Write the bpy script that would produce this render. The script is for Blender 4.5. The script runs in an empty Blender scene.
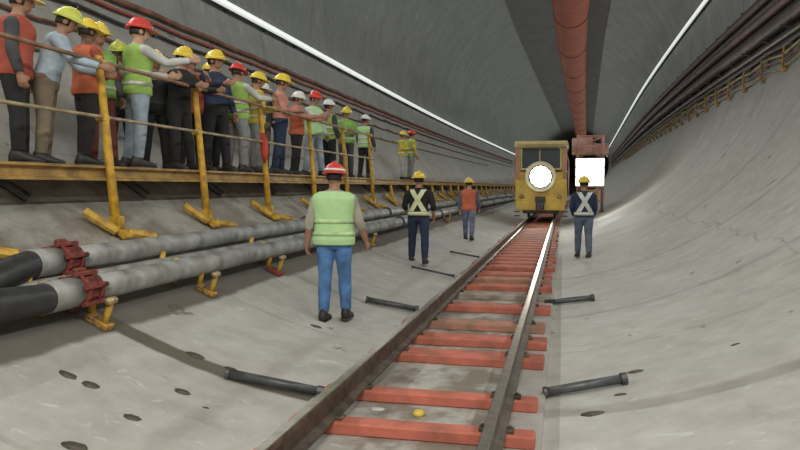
import bpy, math, random
from mathutils import Vector, Matrix, Euler
random.seed(7)
PI = math.pi
S = bpy.context.scene
COL = S.collection

# ------------------------------------------------------------------ camera
cam_d = bpy.data.cameras.new('camera'); cam_d.sensor_width = 36; cam_d.lens = 31.5; cam_d.clip_end = 600
cam = bpy.data.objects.new('camera', cam_d); COL.objects.link(cam); S.camera = cam
cam.location = (0, 0, 1.72)
cam.rotation_euler = (math.radians(90 - 3.107), 0, math.radians(13.09))

# ------------------------------------------------------------------ world and exposure
W = bpy.data.worlds.new('world'); S.world = W; W.use_nodes = True
W.node_tree.nodes['Background'].inputs[0].default_value = (0.80, 0.86, 0.84, 1)
W.node_tree.nodes['Background'].inputs[1].default_value = 0.55
S.view_settings.view_transform = 'Standard'; S.view_settings.look = 'None'
S.view_settings.exposure = -0.15; S.view_settings.gamma = 1.0; S.view_settings.use_curve_mapping = False

def bend(y):
    if y < 25: return 0.0
    if y < 60: return .00045 * (y - 25) ** 2
    b = .55 + .0315 * (y - 60)
    if y > 140: b += .0015 * (y - 140) ** 2
    return b
CX, R0 = -1.0, 6.5
def zf(x, y=0, r=R0):                       # height of the round invert under x
    d = x - CX - bend(y); return R0 - math.sqrt(max(r * r - d * d, 0))
def ringpt(a, r=R0, y=0):                   # a = degrees from the bottom, + towards +x
    a = math.radians(a); return Vector((CX + bend(y) + r * math.sin(a), y, R0 - r * math.cos(a)))

def area(name, loc, tgt, sx, sy, power, color=(1, 1, 1), spread=PI):
    l = bpy.data.lights.new(name, 'AREA'); l.shape = 'RECTANGLE'; l.size = sx; l.size_y = sy
    l.energy = power; l.color = color; l.spread = spread
    o = bpy.data.objects.new(name, l); COL.objects.link(o); o.location = loc
    o.rotation_euler = (Vector(tgt) - Vector(loc)).to_track_quat('-Z', 'Y').to_euler()
    return o
# rows of lamps running along the two light strips, plus an added lamp behind the camera that fills the near floor
LED_L, LED_R = -83.0, 108.5
def strip_lamp(a, y0, y1, power, aim):
    ym = (y0 + y1) / 2; p = ringpt(a, R0 - .32, ym)
    q = Vector((CX + bend(ym) + aim[0], ym, aim[1]))
    l = bpy.data.lights.new('strip_lamp', 'AREA'); l.shape = 'RECTANGLE'; l.size = .12; l.size_y = y1 - y0
    l.energy = power; l.color = (.95, 1, .97); l.spread = PI
    o = bpy.data.objects.new('strip_lamp', l); COL.objects.link(o); o.location = p
    yax = Vector((bend(y1) - bend(y0), y1 - y0, 0)).normalized(); zax = (p - q); zax = (zax - yax * zax.dot(yax)).normalized(); xax = yax.cross(zax).normalized()
    o.location = p + Vector(((bend(y0) + bend(y1)) / 2 - bend(ym), 0, 0))
    o.rotation_euler = Matrix((xax, yax, zax)).transposed().to_euler()
for (y0, y1, k) in ((-6, 12, 1.0), (12, 30, .75), (30, 42, .6), (42, 55, .6), (55, 75, .6), (75, 100, .6), (100, 140, .6)):
    strip_lamp(LED_L, y0, y1, 28 * (y1 - y0) * k, (3, 7.5))
    strip_lamp(LED_R, y0, y1, 32 * (y1 - y0) * k, (-2.5, 7.2))
area('fill_light', (.5, -3.5, 8.0), (-.8, 5.0, 0), 4.0, 2.5, 700, (1, .93, .82))

# ------------------------------------------------------------------ materials
def newmat(name):
    m = bpy.data.materials.new(name); m.use_nodes = True
    n = m.node_tree.nodes; return m, n, m.node_tree.links, n['Principled BSDF']
MC = {}
def mat(name, col, rough=.6, metal=0., var=.18, scale=6., bump=.0, col2=None, spec=.5):
    if name in MC: return MC[name]
    m, n, L, b = newmat(name)
    tc = n.new('ShaderNodeTexCoord'); no = n.new('ShaderNodeTexNoise'); no.inputs['Scale'].default_value = scale
    no.inputs['Detail'].default_value = 6
    L.new(tc.outputs['Object'], no.inputs['Vector'])
    r = n.new('ShaderNodeValToRGB'); L.new(no.outputs['Fac'], r.inputs[0])
    r.color_ramp.elements[0].position = .35; r.color_ramp.elements[1].position = .66
    c2 = col2 if col2 else [c * (1 - var * 1.6) for c in col]
    r.color_ramp.elements[0].color = (*c2, 1); r.color_ramp.elements[1].color = (*[min(1, c * (1 + var)) for c in col], 1)
    L.new(r.outputs[0], b.inputs['Base Color'])
    b.inputs['Roughness'].default_value = rough; b.inputs['Metallic'].default_value = metal
    b.inputs['Specular IOR Level'].default_value = spec
    if bump:
        bp = n.new('ShaderNodeBump'); bp.inputs['Strength'].default_value = bump; bp.inputs['Distance'].default_value = .02
        L.new(no.outputs['Fac'], bp.inputs['Height']); L.new(bp.outputs[0], b.inputs['Normal'])
    MC[name] = m; return m
def emis(name, col, s):
    m, n, L, b = newmat(name); b.inputs['Base Color'].default_value = (*col, 1)
    b.inputs['Emission Color'].default_value = (*col, 1); b.inputs['Emission Strength'].default_value = s; MC[name] = m; return m

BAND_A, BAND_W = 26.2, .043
def lining_mat():
    """precast concrete lining: ring joints along y, longitudinal joints by angle, grout stains, dirt and painted shade"""
    m, n, L, b = newmat('segment_concrete')
    tc = n.new('ShaderNodeTexCoord'); sp = n.new('ShaderNodeSeparateXYZ'); L.new(tc.outputs['Object'], sp.inputs[0])
    def M(op, a, c=None, cl=False):
        q = n.new('ShaderNodeMath'); q.operation = op; q.use_clamp = cl
        for i, v in enumerate((a, c)):
            if v is None: continue
            if isinstance(v, (int, float)): q.inputs[i].default_value = v
            else: L.new(v, q.inputs[i])
        return q.outputs[0]
    def noise(scale, detail=8, rough=.6, dist=0, sc=(1, 1, 1)):
        mp = n.new('ShaderNodeMapping'); mp.inputs['Scale'].default_value = sc; L.new(tc.outputs['Object'], mp.inputs[0])
        q = n.new('ShaderNodeTexNoise'); q.inputs['Scale'].default_value = scale; q.inputs['Detail'].default_value = detail
        q.inputs['Roughness'].default_value = rough; q.inputs['Distortion'].default_value = dist
        L.new(mp.outputs[0], q.inputs['Vector']); return q.outputs['Fac']
    def smooth(v, lo, hi, a=0, z=1):
        q = n.new('ShaderNodeMapRange'); q.interpolation_type = 'SMOOTHSTEP'
        for i, x in zip((1, 2, 3, 4), (lo, hi, a, z)): q.inputs[i].default_value = x
        L.new(v, q.inputs[0]); return q.outputs[0]
    def mix(f, a, c, bt='MIX'):
        q = n.new('ShaderNodeMix'); q.data_type = 'RGBA'; q.blend_type = bt
        if isinstance(f, float): q.inputs[0].default_value = f
        else: L.new(f, q.inputs[0])
        for i, v in ((6, a), (7, c)):
            if isinstance(v, tuple): q.inputs[i].default_value = (*v, 1)
            else: L.new(v, q.inputs[i])
        return q.outputs[2]
    x, y, z = sp.outputs
    ang = M('ARCTAN2', M('ADD', x, -CX), M('SUBTRACT', R0, z))
    wob = M('MULTIPLY', M('SUBTRACT', noise(1.1, 3), .5), .10)
    def joint(period, off, w0, w1, coord=y):
        t = M('FRACT', M('DIVIDE', M('ADD', M('ADD', coord, off), wob), period))
        d = M('MULTIPLY', M('ABSOLUTE', M('SUBTRACT', t, .5)), period)      # 0 .. at the joint
        return smooth(d, w0, w1, 1, 0)
    minor = joint(1.9, -5.12 + .95, .01, .035)
    major = joint(3.8, -5.12 + 1.9, .055, .12)
    mp = n.new('ShaderNodeMath')
    longi = joint(.698, .349 + .12, .001, .004, ang)
    # base tone
    big = smooth(noise(.35, 5), .38, .66)
    c = mix(big, (.42, .395, .35), (.53, .51, .465))
    fine = smooth(noise(3.2, 10, .7), .3, .72)
    c = mix(fine, c, (.60, .59, .56), 'MIX') if False else mix(.45, c, mix(fine, (.36, .35, .32), (.62, .61, .585)))
    # the upper lining is darkened with height to paint in its weaker light
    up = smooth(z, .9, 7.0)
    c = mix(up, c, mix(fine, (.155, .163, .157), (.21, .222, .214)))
    # streaks of slurry around the ring on the lining
    streak = smooth(noise(1.6, 6, .65, .8, (1, 3.0, .45)), .56, .72)
    c = mix(M('MULTIPLY', streak, .35), c, (.44, .45, .44))
    # mud and water patches on the invert
    mud = smooth(noise(.9, 7, .7, .4, (1, .8, 1)), .60, .74)
    c = mix(M('MULTIPLY', mud, .40), c, (.235, .215, .18))
    spots = smooth(noise(2.6, 3, .5, 0, (1, .75, 1)), .695, .73)
    c = mix(M('MULTIPLY', spots, .75), c, (.14, .125, .105))
    pale = smooth(noise(5.5, 4, .6, 1.0, (.5, 1, 1)), .61, .72)
    c = mix(M('MULTIPLY', M('MULTIPLY', pale, .6), smooth(z, 1.5, 4, 1, .25)), c, (.68, .68, .66))
    # pipe shadow and stain painted in as a dark band on the left, and muck between the rails
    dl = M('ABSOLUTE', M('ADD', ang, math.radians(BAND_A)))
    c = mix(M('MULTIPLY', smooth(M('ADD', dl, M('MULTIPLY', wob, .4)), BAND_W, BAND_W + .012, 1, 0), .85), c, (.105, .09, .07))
    dy = M('ABSOLUTE', M('SUBTRACT', M('ADD', y, M('MULTIPLY', wob, 1.2)), 5.14))
    c = mix(M('MULTIPLY', M('MULTIPLY', smooth(dy, .085, .13, 1, 0), .95), smooth(ang, -.16, .02, 1, .2)), c, (.125, .105, .075))
    # flat scuffs and pale grout smears drawn out along the ring
    sc1 = smooth(noise(3.1, 5, .6, .6, (.55, 1.5, .8)), .63, .72)
    c = mix(M('MULTIPLY', sc1, .45), c, (.26, .25, .225))
    dc = M('ABSOLUTE', M('ADD', M('ADD', x, .95), wob))
    c = mix(M('MULTIPLY', M('MULTIPLY', smooth(dc, .28, .9, 1, 0), smooth(z, .5, 1.0, 1, 0)), smooth(noise(2.3, 6), .38, .6)), c, (.22, .19, .15))
    under = M('MULTIPLY', smooth(ang, math.radians(-30), math.radians(-27), 1, 0), smooth(ang, math.radians(-50), math.radians(-44), 0, 1))  # brown dirt under the deck, with light through the boards painted as pale streaks
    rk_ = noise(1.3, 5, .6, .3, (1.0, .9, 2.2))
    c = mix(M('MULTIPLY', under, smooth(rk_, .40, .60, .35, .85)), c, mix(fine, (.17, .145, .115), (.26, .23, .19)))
    # joints
    jf = M('MAXIMUM', M('MULTIPLY', minor, .22), M('MAXIMUM', M('MULTIPLY', major, .30), M('MULTIPLY', longi, .35)))
    jn = smooth(noise(1.7, 3), .36, .55, .25, 1)
    jf = M('MULTIPLY', jf, jn)
    c = mix(jf, c, (.13, .118, .095))
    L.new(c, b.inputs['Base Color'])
    rg = smooth(noise(.8, 5), .35, .65, .62, .85); L.new(rg, b.inputs['Roughness'])
    bp = n.new('ShaderNodeBump'); bp.inputs['Strength'].default_value = .5; bp.inputs['Distance'].default_value = .03
    hgt = M('SUBTRACT', M('MULTIPLY', noise(4, 8, .65), .5), jf); L.new(hgt, bp.inputs['Height']); L.new(bp.outputs[0], b.inputs['Normal'])
    return m
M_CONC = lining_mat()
M_YEL = mat('yellow_paint', (.62, .40, .05), .45, 0, .2, 9, .15, col2=(.36, .20, .03))
M_DECK = mat('dirty_timber', (.40, .25, .10), .8, 0, .25, 5, .3)
M_RED = mat('red_oxide', (.66, .15, .085), .7, 0, .22, 7, .3, col2=(.42, .13, .085))
M_REDP = mat('red_coupling_paint', (.27, .045, .035), .7, 0, .25, 18, .5, col2=(.07, .03, .022))
M_RAIL = mat('rail_steel', (.15, .12, .09), .55, .55, .3, 8, .2)
M_RAILTOP = mat('rail_head_steel', (.40, .36, .30), .33, .8, .12, 12)
M_PIPE = mat('galvanised_pipe', (.33, .335, .325), .55, .15, .2, 4, .1, col2=(.17, .165, .15))
M_HOSE = mat('black_rubber', (.035, .035, .037), .45, 0, .2, 10, .1)
M_STEEL = mat('dark_steel', (.10, .10, .10), .5, .5, .25, 8, .1)
M_CAB = mat('cable_rust', (.20, .09, .06), .7, 0, .3, 3)
M_CABD = mat('cable_dark', (.030, .022, .019), .6, 0, .3, 3)
M_DUCTR = mat('red_duct_fabric', (.26, .058, .022), .8, 0, .12, 1.0, .3)
M_DUCTG = mat('grey_duct_fabric', (.075, .075, .068), .8, 0, .2, 1.0, .3)
M_DUCTB = mat('brown_duct_fabric', (.050, .034, .028), .8, 0, .2, 1.0, .3)
M_LED = emis('led_white', (.95, 1, .98), .60)

# ------------------------------------------------------------------ mesh helpers
class MB:
    def __init__(s): s.v = []; s.f = []
    def add(s, vs, fs):
        k = len(s.v); s.v += [tuple(v) for v in vs]; s.f += [tuple(i + k for i in f) for f in fs]
    def box(s, c, d, rot=None, bev=0.0):
        c = Vector(c); hx, hy, hz = d[0] / 2, d[1] / 2, d[2] / 2
        b = min(bev, hx * .9, hy * .9, hz * .9)
        if b <= 0:
            vs = [Vector((x, y, z)) for x in (-hx, hx) for y in (-hy, hy) for z in (-hz, hz)]
            fs = [(0, 1, 3, 2), (4, 6, 7, 5), (0, 4, 5, 1), (2, 3, 7, 6), (0, 2, 6, 4), (1, 5, 7, 3)]
        else:
            vs = []; idx = {}
            for sx in (-1, 1):
                for sy in (-1, 1):
                    for sz in (-1, 1):
                        for ax in range(3):
                            p = [sx * (hx - b), sy * (hy - b), sz * (hz - b)]; p[ax] = (sx * hx, sy * hy, sz * hz)[ax]
                            idx[sx, sy, sz, ax] = len(vs); vs.append(Vector(p))
            fs = []
            for ax in range(3):
                o = [a for a in range(3) if a != ax]
                for sg in (-1, 1):
                    q = []
                    for (a, c2) in ((-1, -1), (1, -1), (1, 1), (-1, 1)):
                        k = [0, 0, 0]; k[ax] = sg; k[o[0]] = a; k[o[1]] = c2; q.append(idx[(*k, ax)])
                    fs.append(tuple(q))
            for ax in range(3):                       # edge faces, running along ax
                o = [a for a in range(3) if a != ax]
                for a in (-1, 1):
                    for c2 in (-1, 1):
                        k0 = [0, 0, 0]; k0[ax] = -1; k0[o[0]] = a; k0[o[1]] = c2; k1 = list(k0); k1[ax] = 1
                        fs.append((idx[(*k0, o[0])], idx[(*k1, o[0])], idx[(*k1, o[1])], idx[(*k0, o[1])]))
            for sx in (-1, 1):
                for sy in (-1, 1):
                    for sz in (-1, 1): fs.append(tuple(idx[sx, sy, sz, a] for a in range(3)))
        if rot is not None: vs = [rot @ v for v in vs]
        s.add([v + c for v in vs], fs)
    def loft(s, rings, cap=True):
        n = len(rings[0]); k = len(s.v)
        for r in rings: s.v += [tuple(p) for p in r]
        for i in range(len(rings) - 1):
            for j in range(n):
                a = k + i * n + j; b = k + i * n + (j + 1) % n; s.f.append((a, b, b + n, a + n))
        if cap: s.f.append(tuple(k + j for j in range(n))[::-1]); s.f.append(tuple(k + (len(rings) - 1) * n + j for j in range(n)))
    def tube(s, pts, r, n=10, cap=True, up=None):
        """tube through pts; r is a number or a list, each item a number or (ru, rv)"""
        pts = [Vector(p) for p in pts]; m = len(pts)
        rs = r if isinstance(r, (list, tuple)) else [r] * m
        rings = []; u = None
        for i, p in enumerate(pts):
            t = (pts[min(i + 1, m - 1)] - pts[max(i - 1, 0)]).normalized()
            if u is None:
                ref = Vector(up) if up is not None else (Vector((0, 0, 1)) if abs(t.z) < .9 else Vector((1, 0, 0)))
                u = (ref - t * ref.dot(t)).normalized()
            else: u = (u - t * u.dot(t)).normalized()
            w = t.cross(u); rr = rs[i]; ru, rv = rr if isinstance(rr, (tuple, list)) else (rr, rr)
            rings.append([p + u * ru * math.cos(2 * PI * j / n) + w * rv * math.sin(2 * PI * j / n) for j in range(n)])
        s.loft(rings, cap)
    def ell(s, c, r, n=12, m=8, rot=None, z0=-1., z1=1.):
        c = Vector(c); rings = []
        a0, a1 = math.asin(max(-1, z0)), math.asin(min(1, z1))
        for i in range(m + 1):
            a = a0 + (a1 - a0) * i / m
            a = max(-PI / 2 + .06, min(PI / 2 - .06, a))
            ring = [Vector((r[0] * math.cos(a) * math.cos(2 * PI * j / n), r[1] * math.cos(a) * math.sin(2 * PI * j / n), r[2] * math.sin(a))) for j in range(n)]
            rings.append([(rot @ q if rot is not None else q) + c for q in ring])
        s.loft(rings)
    def mesh(s, name):
        me = bpy.data.meshes.new(name); me.from_pydata(s.v, [], s.f); me.update(); return me
    def build(s, name, m, parent=None, smooth=False, loc=None):
        me = s.mesh(name); me.materials.append(m)
        if smooth: me.polygons.foreach_set('use_smooth', [True] * len(me.polygons))
        o = bpy.data.objects.new(name, me); COL.objects.link(o)
        if parent is not None: o.parent = parent
        if loc: o.location = loc
        return o
    def voxel(s, name, m, parent, size, smooth_it=2, bevel=0):
        tmp = bpy.data.objects.new('tmp', s.mesh('tmp')); COL.objects.link(tmp)
        md = tmp.modifiers.new('r', 'REMESH'); md.mode = 'VOXEL'; md.voxel_size = size; md.use_smooth_shade = True
        if smooth_it:
            sm = tmp.modifiers.new('s', 'SMOOTH'); sm.iterations = smooth_it; sm.factor = .5
        dg = bpy.context.evaluated_depsgraph_get(); dg.update()
        me = bpy.data.meshes.new_from_object(tmp.evaluated_get(dg)); me.name = name
        old = tmp.data; bpy.data.objects.remove(tmp); bpy.data.meshes.remove(old)
        me.materials.clear(); me.materials.append(m)
        o = bpy.data.objects.new(name, me); COL.objects.link(o); o.parent = parent; return o
def empty(name, loc=(0, 0, 0), rz=0, label=None, cat=None, group=None):
    o = bpy.data.objects.new(name, None); o.empty_display_size = .1; COL.objects.link(o)
    o.location = loc; o.rotation_euler = (0, 0, rz); return tag(o, label, cat, group)
def tag(o, label=None, cat=None, group=None, kind=None):
    if label: o['label'] = label
    if cat: o['category'] = cat
    if group: o['group'] = group
    if kind: o['kind'] = kind
    return o
def copy_tree(o, parent=None):
    c = o.copy(); COL.objects.link(c)
    if parent is not None: c.parent = parent
    for ch in list(o.children): copy_tree(ch, c)
    return c
def steps(a, b, d):
    n = max(1, int(math.ceil((b - a) / d))); return [a + (b - a) * i / n for i in range(n + 1)]

# ------------------------------------------------------------------ the tunnel lining
YS = steps(-9, 25, 4) + steps(27, 200, 3)
def lining(name, a0, a1):
    n = max(2, int(abs(a1 - a0) / 3)); mb = MB()
    for r, off in ((R0, 0), (R0 + .35, 0)):
        k = len(mb.v)
        for y in YS:
            for i in range(n + 1): mb.v.append(tuple(ringpt(a0 + (a1 - a0) * i / n, r, y)))
        for iy in range(len(YS) - 1):
            for i in range(n):
                a = k + iy * (n + 1) + i; q = (a, a + 1, a + n + 2, a + n + 1)
                mb.f.append(q if r == R0 else q[::-1])
    o = mb.build(name, M_CONC, smooth=True); tag(o, kind='structure'); return o
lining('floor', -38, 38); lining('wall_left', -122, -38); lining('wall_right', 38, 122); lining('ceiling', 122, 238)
mb = MB(); n = 48
mb.loft([[ringpt(360 * i / n, R0 + .2, 199.5) for i in range(n)], [ringpt(360 * i / n, R0 + .2, 200.2) for i in range(n)]])
tag(mb.build('wall_end', M_CONC), kind='structure')

# ------------------------------------------------------------------ light strips
def along(a, r, y0, y1, d=4.0, fn=None):
    return [ringpt(a + (fn(y) if fn else 0), r, y) for y in steps(y0, y1, d)]
def light_strip(a, label):
    e = empty('light_strip', ringpt(a, R0 - .1, 0), 0, label, 'light strip', 'continuous light strips along the tunnel')
    off = -Vector(e.location)
    h = MB(); h.tube([p + off for p in along(a, R0 - .09, -8, 190)], (.06), 6); h.build('housing', M_STEEL, e)
    d = MB(); d.tube([p + off for p in along(a, R0 - .20, -8, 190)], .075, 10); d.build('diffuser', M_LED, e, True)
    for y in steps(-6, 60, 2.1):
        b = MB(); p = ringpt(a, R0 - .05, y); b.box(p + off, (.16, .05, .16)); b.build('mounting_clip', M_STEEL, e)
light_strip(LED_L, 'long white light strip on the left wall above the crowd on the walkway')
light_strip(LED_R, 'long white light strip high on the right wall above the brown cable rack')

# ------------------------------------------------------------------ ventilation ducts at the crown
def duct(cx, cz, r, m, label, seams):
    e = empty('ventilation_duct', (cx, 0, cz), 0, label, 'ventilation duct')
    mb = MB(); rings = []; n = 26
    for i, y in enumerate(steps(-7, 150, 1.25)):
        rr = r * (1 - ((.008) if i % 4 == 0 else 0))
        rings.append([(bend(y) + rr * math.cos(2 * PI * j / n), y, rr * math.sin(2 * PI * j / n) * (.97)) for j in range(n)])
    mb.loft(rings); mb.build('duct_hose', m, e, True)
    for y in steps(-6, 118, 10.0):
        mb = MB()
        ring = lambda yy, k: [(bend(yy) + k * math.cos(2 * PI * j / 24), yy, k * math.sin(2 * PI * j / 24)) for j in range(24)]
        mb.loft([ring(y - .05, r + .005), ring(y - .05, r + .03), ring(y + .05, r + .03), ring(y + .05, r + .005)])
        mb.build('strap', seams, e)
    for y in steps(-6, 118, 10.0):
        mb = MB()
        top = R0 + math.sqrt(R0 ** 2 - (cx - CX) ** 2) - cz
        mb.tube([(bend(y), y, r), (bend(y), y, top - .02)], .02, 6)
        mb.build('hanger_cable', M_STEEL, e)
duct(.20, 11.76, .99, M_DUCTR, 'red fabric ventilation duct hung along the crown above the locomotive', M_REDP)

# ------------------------------------------------------------------ railway track
TX = -.95; GA = .56
trk = empty('railway_track', (TX, 3, .03), 0, 'narrow railway track with red sleepers leading to the yellow locomotive', 'railway track')
def rail(sx):
    prof = [(-.065, 0), (.065, 0), (.065, .015), (.012, .03), (.012, .105), (.034, .12), (.034, .15), (-.034, .15), (-.034, .12), (-.012, .105), (-.012, .03), (-.065, .015)]
    mb = MB(); mb.loft([[(sx + bend(y) + px, y - 3, pz + .17) for px, pz in [(a_, b_ * 1.2 - .022) for a_, b_ in prof]] for y in steps(-3, 25, 4) + steps(27, 90, 3)])
    o = mb.build('rail', M_RAIL, trk)
    mb = MB(); mb.loft([[(sx + bend(y) + px, y - 3, pz + .17) for px, pz in [(-.031, .156), (.031, .156), (.028, .166), (-.028, .166)]] for y in steps(-3, 25, 4) + steps(27, 90, 3)])
    tag(mb.build('rail_head', M_RAILTOP, o), 'worn shiny top of the rail')
rail(-GA); rail(GA)
sl = [-1.6, -.8, 0, .8, 1.6, 2.3, 3.0, 3.7, 4.37, 5.1, 6.39, 7.13, 7.94, 9.12, 10.18, 11.03, 11.9, 12.62, 13.78]
y = 14.5
while y < 62: sl.append(y); y += .74
tones = [mat('red_oxide_sleeper', (.50, .145, .095), .75, 0, .2, 5, .5, col2=(.36, .115, .08)),
         mat('muddy_red_sleeper', (.40, .18, .12), .85, 0, .25, 5, .4, col2=(.27, .17, .12)),
         mat('mud_covered_sleeper', (.36, .31, .26), .9, 0, .25, 5, .4, col2=(.24, .19, .15))]
rnd = random.Random(3)
muddy = {7.94: 1, 10.18: 2, 11.03: 0, 11.9: 1, 12.62: 0}
for y in sl:
    w = .15 if y < 6 else (.29 if y < 8 else (.34 if y < 12 else .48))
    k = muddy.get(y, 0 if y < 20 or rnd.random() < .75 else 1)
    mb = MB(); dx = rnd.uniform(-.04, .04)
    mb.box((dx + .0 + bend(y) - .02, y - 3, .108), (1.62, w, .085), Euler((0, 0, rnd.uniform(-.012, .012))).to_matrix(), .012)
    o = mb.build('sleeper', tones[k], trk)
    if k == 2: tag(o, 'sleeper covered in grey mud')
    if y < 35:
        for sx in (-GA, GA):
            for s2 in (-1, 1):
                c = MB(); c.box((sx + s2 * .085 + bend(y), y - 3, .162), (.05, .08, .026), None, .005)
                c.tube([(sx + s2 * .085 + bend(y), y - 3, .17), (sx + s2 * .085 + bend(y), y - 3, .19)], .013, 6)
                c.build('rail_clip', M_RAIL, o)
bed = MB(); bed.loft([[(bend(y) + x_, y, z_) for x_, z_ in ((-1.90, -.02), (-.08, -.02), (-.12, .098), (-1.86, .098))] for y in steps(-3, 25, 2) + steps(27, 110, 3)])
tag(bed.build('trim_1', M_CONC), kind='structure')
# steel tie bars between the sleepers and the lining
bars = [(-2.66, 5.2, -1.88, 5.34, 'grey steel bar on the floor, nearest one left of the rails'),
        (-.12, 5.72, .52, 5.86, 'grey steel bar on the floor, nearest one right of the rails'),
        (-2.60, 9.18, -1.90, 9.3, 'dark steel bar left of the rails beyond the nearest bar'),
        (-.22, 10.3, .45, 10.2, 'dark steel bar right of the rails beyond the nearest bar'),
        (-2.75, 12.85, -1.95, 12.9, 'thin dark bar left of the rails beside the worker with pale crossed straps'),
        (-2.60, 16.5, -1.92, 16.6, 'far dark bar left of the rails, short of the orange vest worker')]
for x0, y0, x1, y1, lab in bars:
    x0, y0, x1, y1 = [q * .968 for q in (x0, y0, x1, y1)]
    e = empty('tie_bar', (x0, y0, zf(x0) + .05), 0, lab, 'steel bar', 'steel bars braced against the track')
    p1 = Vector((x1 - x0, y1 - y0, zf(x1) - zf(x0)))
    br = .038 if y0 < 11 else .02
    mb = MB(); mb.tube([(0, 0, 0), p1 * .5, p1], br, 10); mb.build('bar', mat('bar_steel', (.10, .105, .11), .45, .4, .2, 9), e, True)
    mb = MB(); mb.tube([p1 * .93 + Vector((0, 0, 0)), p1 * 1.0], br * 1.25, 10); mb.build('collar', M_STEEL, e)
    mb = MB(); mb.tube([p1 * -.02, p1 * .02], br * 1.2, 10); mb.build('collar', M_STEEL, e)

# ------------------------------------------------------------------ raised walkway with railing
DZ = 1.95
WE = -4.9
wk = empty('raised_walkway', (WE, 5, 0), 0, 'raised walkway with yellow edge beam and railing along the left wall', 'walkway')
wy = Vector((0, -5, 0))
def wlk(mb, name, m, label=None, smooth=False):
    o = mb.build(name, m, wk, smooth)
    if label: o['label'] = label
    return o
Y0W, Y1W = .5, 110
# boards run along the tunnel with gaps between them
for bx in (-.12, -.38, -.64, -.88):
    mb = MB()
    for y0 in steps(Y0W, 40, 2.4)[:-1]:
        mb.box((bx + bend(y0), y0 + 1.18 - 5, DZ - .025), (.215 if bx > -.8 else .14, 2.34, .05), None, .006)
    wlk(mb, 'deck_board', M_DECK)
mb = MB(); mb.loft([[(bend(y) - x, y - 5, z) for x, z in ((.02, DZ - .05), (.92, DZ - .05), (.92, DZ), (.02, DZ))] for y in steps(40, Y1W, 3)]); wlk(mb, 'far_deck', M_DECK)
mb = MB(); mb.loft([[(bend(y) + x, y - 5, z) for x, z in ((-.03, DZ - .16), (.05, DZ - .16), (.05, DZ - .135), (.0, DZ - .12), (.0, DZ - .04), (.05, DZ - .025), (.05, DZ - .0), (-.03, DZ))] for y in steps(Y0W, 25, 3) + steps(27, Y1W, 3)])
wlk(mb, 'edge_beam', mat('worn_beam_paint', (.42, .26, .065), .6, 0, .2, 5, .2, col2=(.24, .14, .05)))
M_POST = mat('yellow_post_paint', (.66, .40, .035), .42, 0, .15, 9, .1, col2=(.40, .22, .04))
posty = [2.6, 4.7, 6.77, 8.8, 10.91, 13.2, 15.4, 17.6]
y = 19.8
while y < 90: posty.append(y); y += 2.2
for i, y in enumerate(posty):
    b = bend(y); xb = -4.74 - .012 * min(i, 6) + b; zb = zf(xb, y)
    mb = MB(); top = 3.12 if i != 6 else 3.0
    if y < 19: mb.tube([(xb + 4.9, y - 5, zb + .02), (b + .06, y - 5.0, DZ), (b - .03, y - 5.02, top), (b - .03, y - 5.02, top + .02)], [.055, .048, .038, .045], 10)
    else: mb.tube([(xb + 4.9, y - 5, zb + .02), (b - .0, y - 5.0, DZ - .13)], [.055, .048], 8)
    o = wlk(mb, 'post', M_POST, None, True)
    mb = MB(); mb.box((xb + 4.93, y - 5, zb + .05), (.30, .18, .05), Euler((0, math.radians(-35) * -1, 0)).to_matrix(), .01)
    mb.box((xb + 4.9, y - 5, zb + .13), (.13, .11, .14), None, .01); mb.build('foot_plate', M_YEL, o)
    if y < 19:
        for z in (2.47, 3.06):
            mb = MB(); mb.box((b - .0, y - 5.02, z), (.12, .10, .07), None, .01); mb.build('rail_clamp', M_YEL, o)
    if y < 45:
        # slanting bracket: from the foot out to the wall, dark bar along the wall under the deck
        d = MB(); d.box((b - .36, y - 4.0, DZ - .085), (.62, .07, .07)); wlk(d, 'cross_joist', M_DECK)
        d = MB(); xs = -5.22 + b; d.tube([(xq + 4.9, y - 3.95 + k_ * .12, zf(xq, y) + .05) for k_, xq in ((0, b - 5.60), (1, b - 5.40), (2, b - 5.22))], .055, 6)
        wlk(d, 'dark_bar', M_STEEL)
        d = MB(); xx = xb - .12
        d.tube([(xb + 4.98, y - 5 - .12, zb + .04), (xb + 4.72, y - 5.30, zf(xb - .18, y) + .13)], .05, 7)
        d.tube([(xb + 4.98, y - 5 + .08, zb + .02), (xb + 5.20, y - 4.72, zf(xb + .30, y) + .16)], .045, 7)
        wlk(d, 'foot_brace', M_YEL)
def railing(z, r, m):
    mb = MB(); pts = []
    for y in steps(Y0W, 17.9, 2.1): pts.append((bend(y) + .035, y - 5, z + .012 * math.sin(y * 3.1)))
    mb.tube(pts, r, 8); return mb
wlk(railing(3.06, .024, None), 'top_rail', mat('brown_rail', (.30, .17, .10), .5, .1, .25, 6), None, True)
wlk(railing(2.47, .019, None), 'mid_rail', mat('worn_rail', (.42, .33, .20), .5, .2, .25, 6), None, True)

# ------------------------------------------------------------------ pipes at the foot of the left wall
def pipe_pts(x, z, y0, y1, lift=0):
    return [(bend(y), y, 0) for y in steps(y0, 25, 3) + steps(27, y1, 3)]
def pipe(x, z, r, y0, y1, label, fl):
    e = empty('water_pipe', (x, y0, z), 0, label, 'pipe', 'steel pipes along the foot of the left wall')
    mb = MB(); mb.tube([(bend(y), y - y0, 0) for y in steps(y0, 25, 3) + steps(27, y1, 3)], r, 20); mb.build('pipe_run', M_PIPE, e, True)
    if fl:
        for y in [q for q in steps(y0 + 5.9, 60, 6)]:
            mb = MB(); mb.tube([(bend(y), y - y0 - .05, 0), (bend(y), y - y0 + .05, 0)], r + .035, 18); mb.build('flange', M_STEEL, e)
    return e
RP = .108
def on_wall(x, off):                        # centre of a pipe lying off the lining beside x
    a = math.asin((x - CX) / R0); return (CX + (R0 - off) * math.sin(a), R0 - (R0 - off) * math.cos(a))
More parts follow.
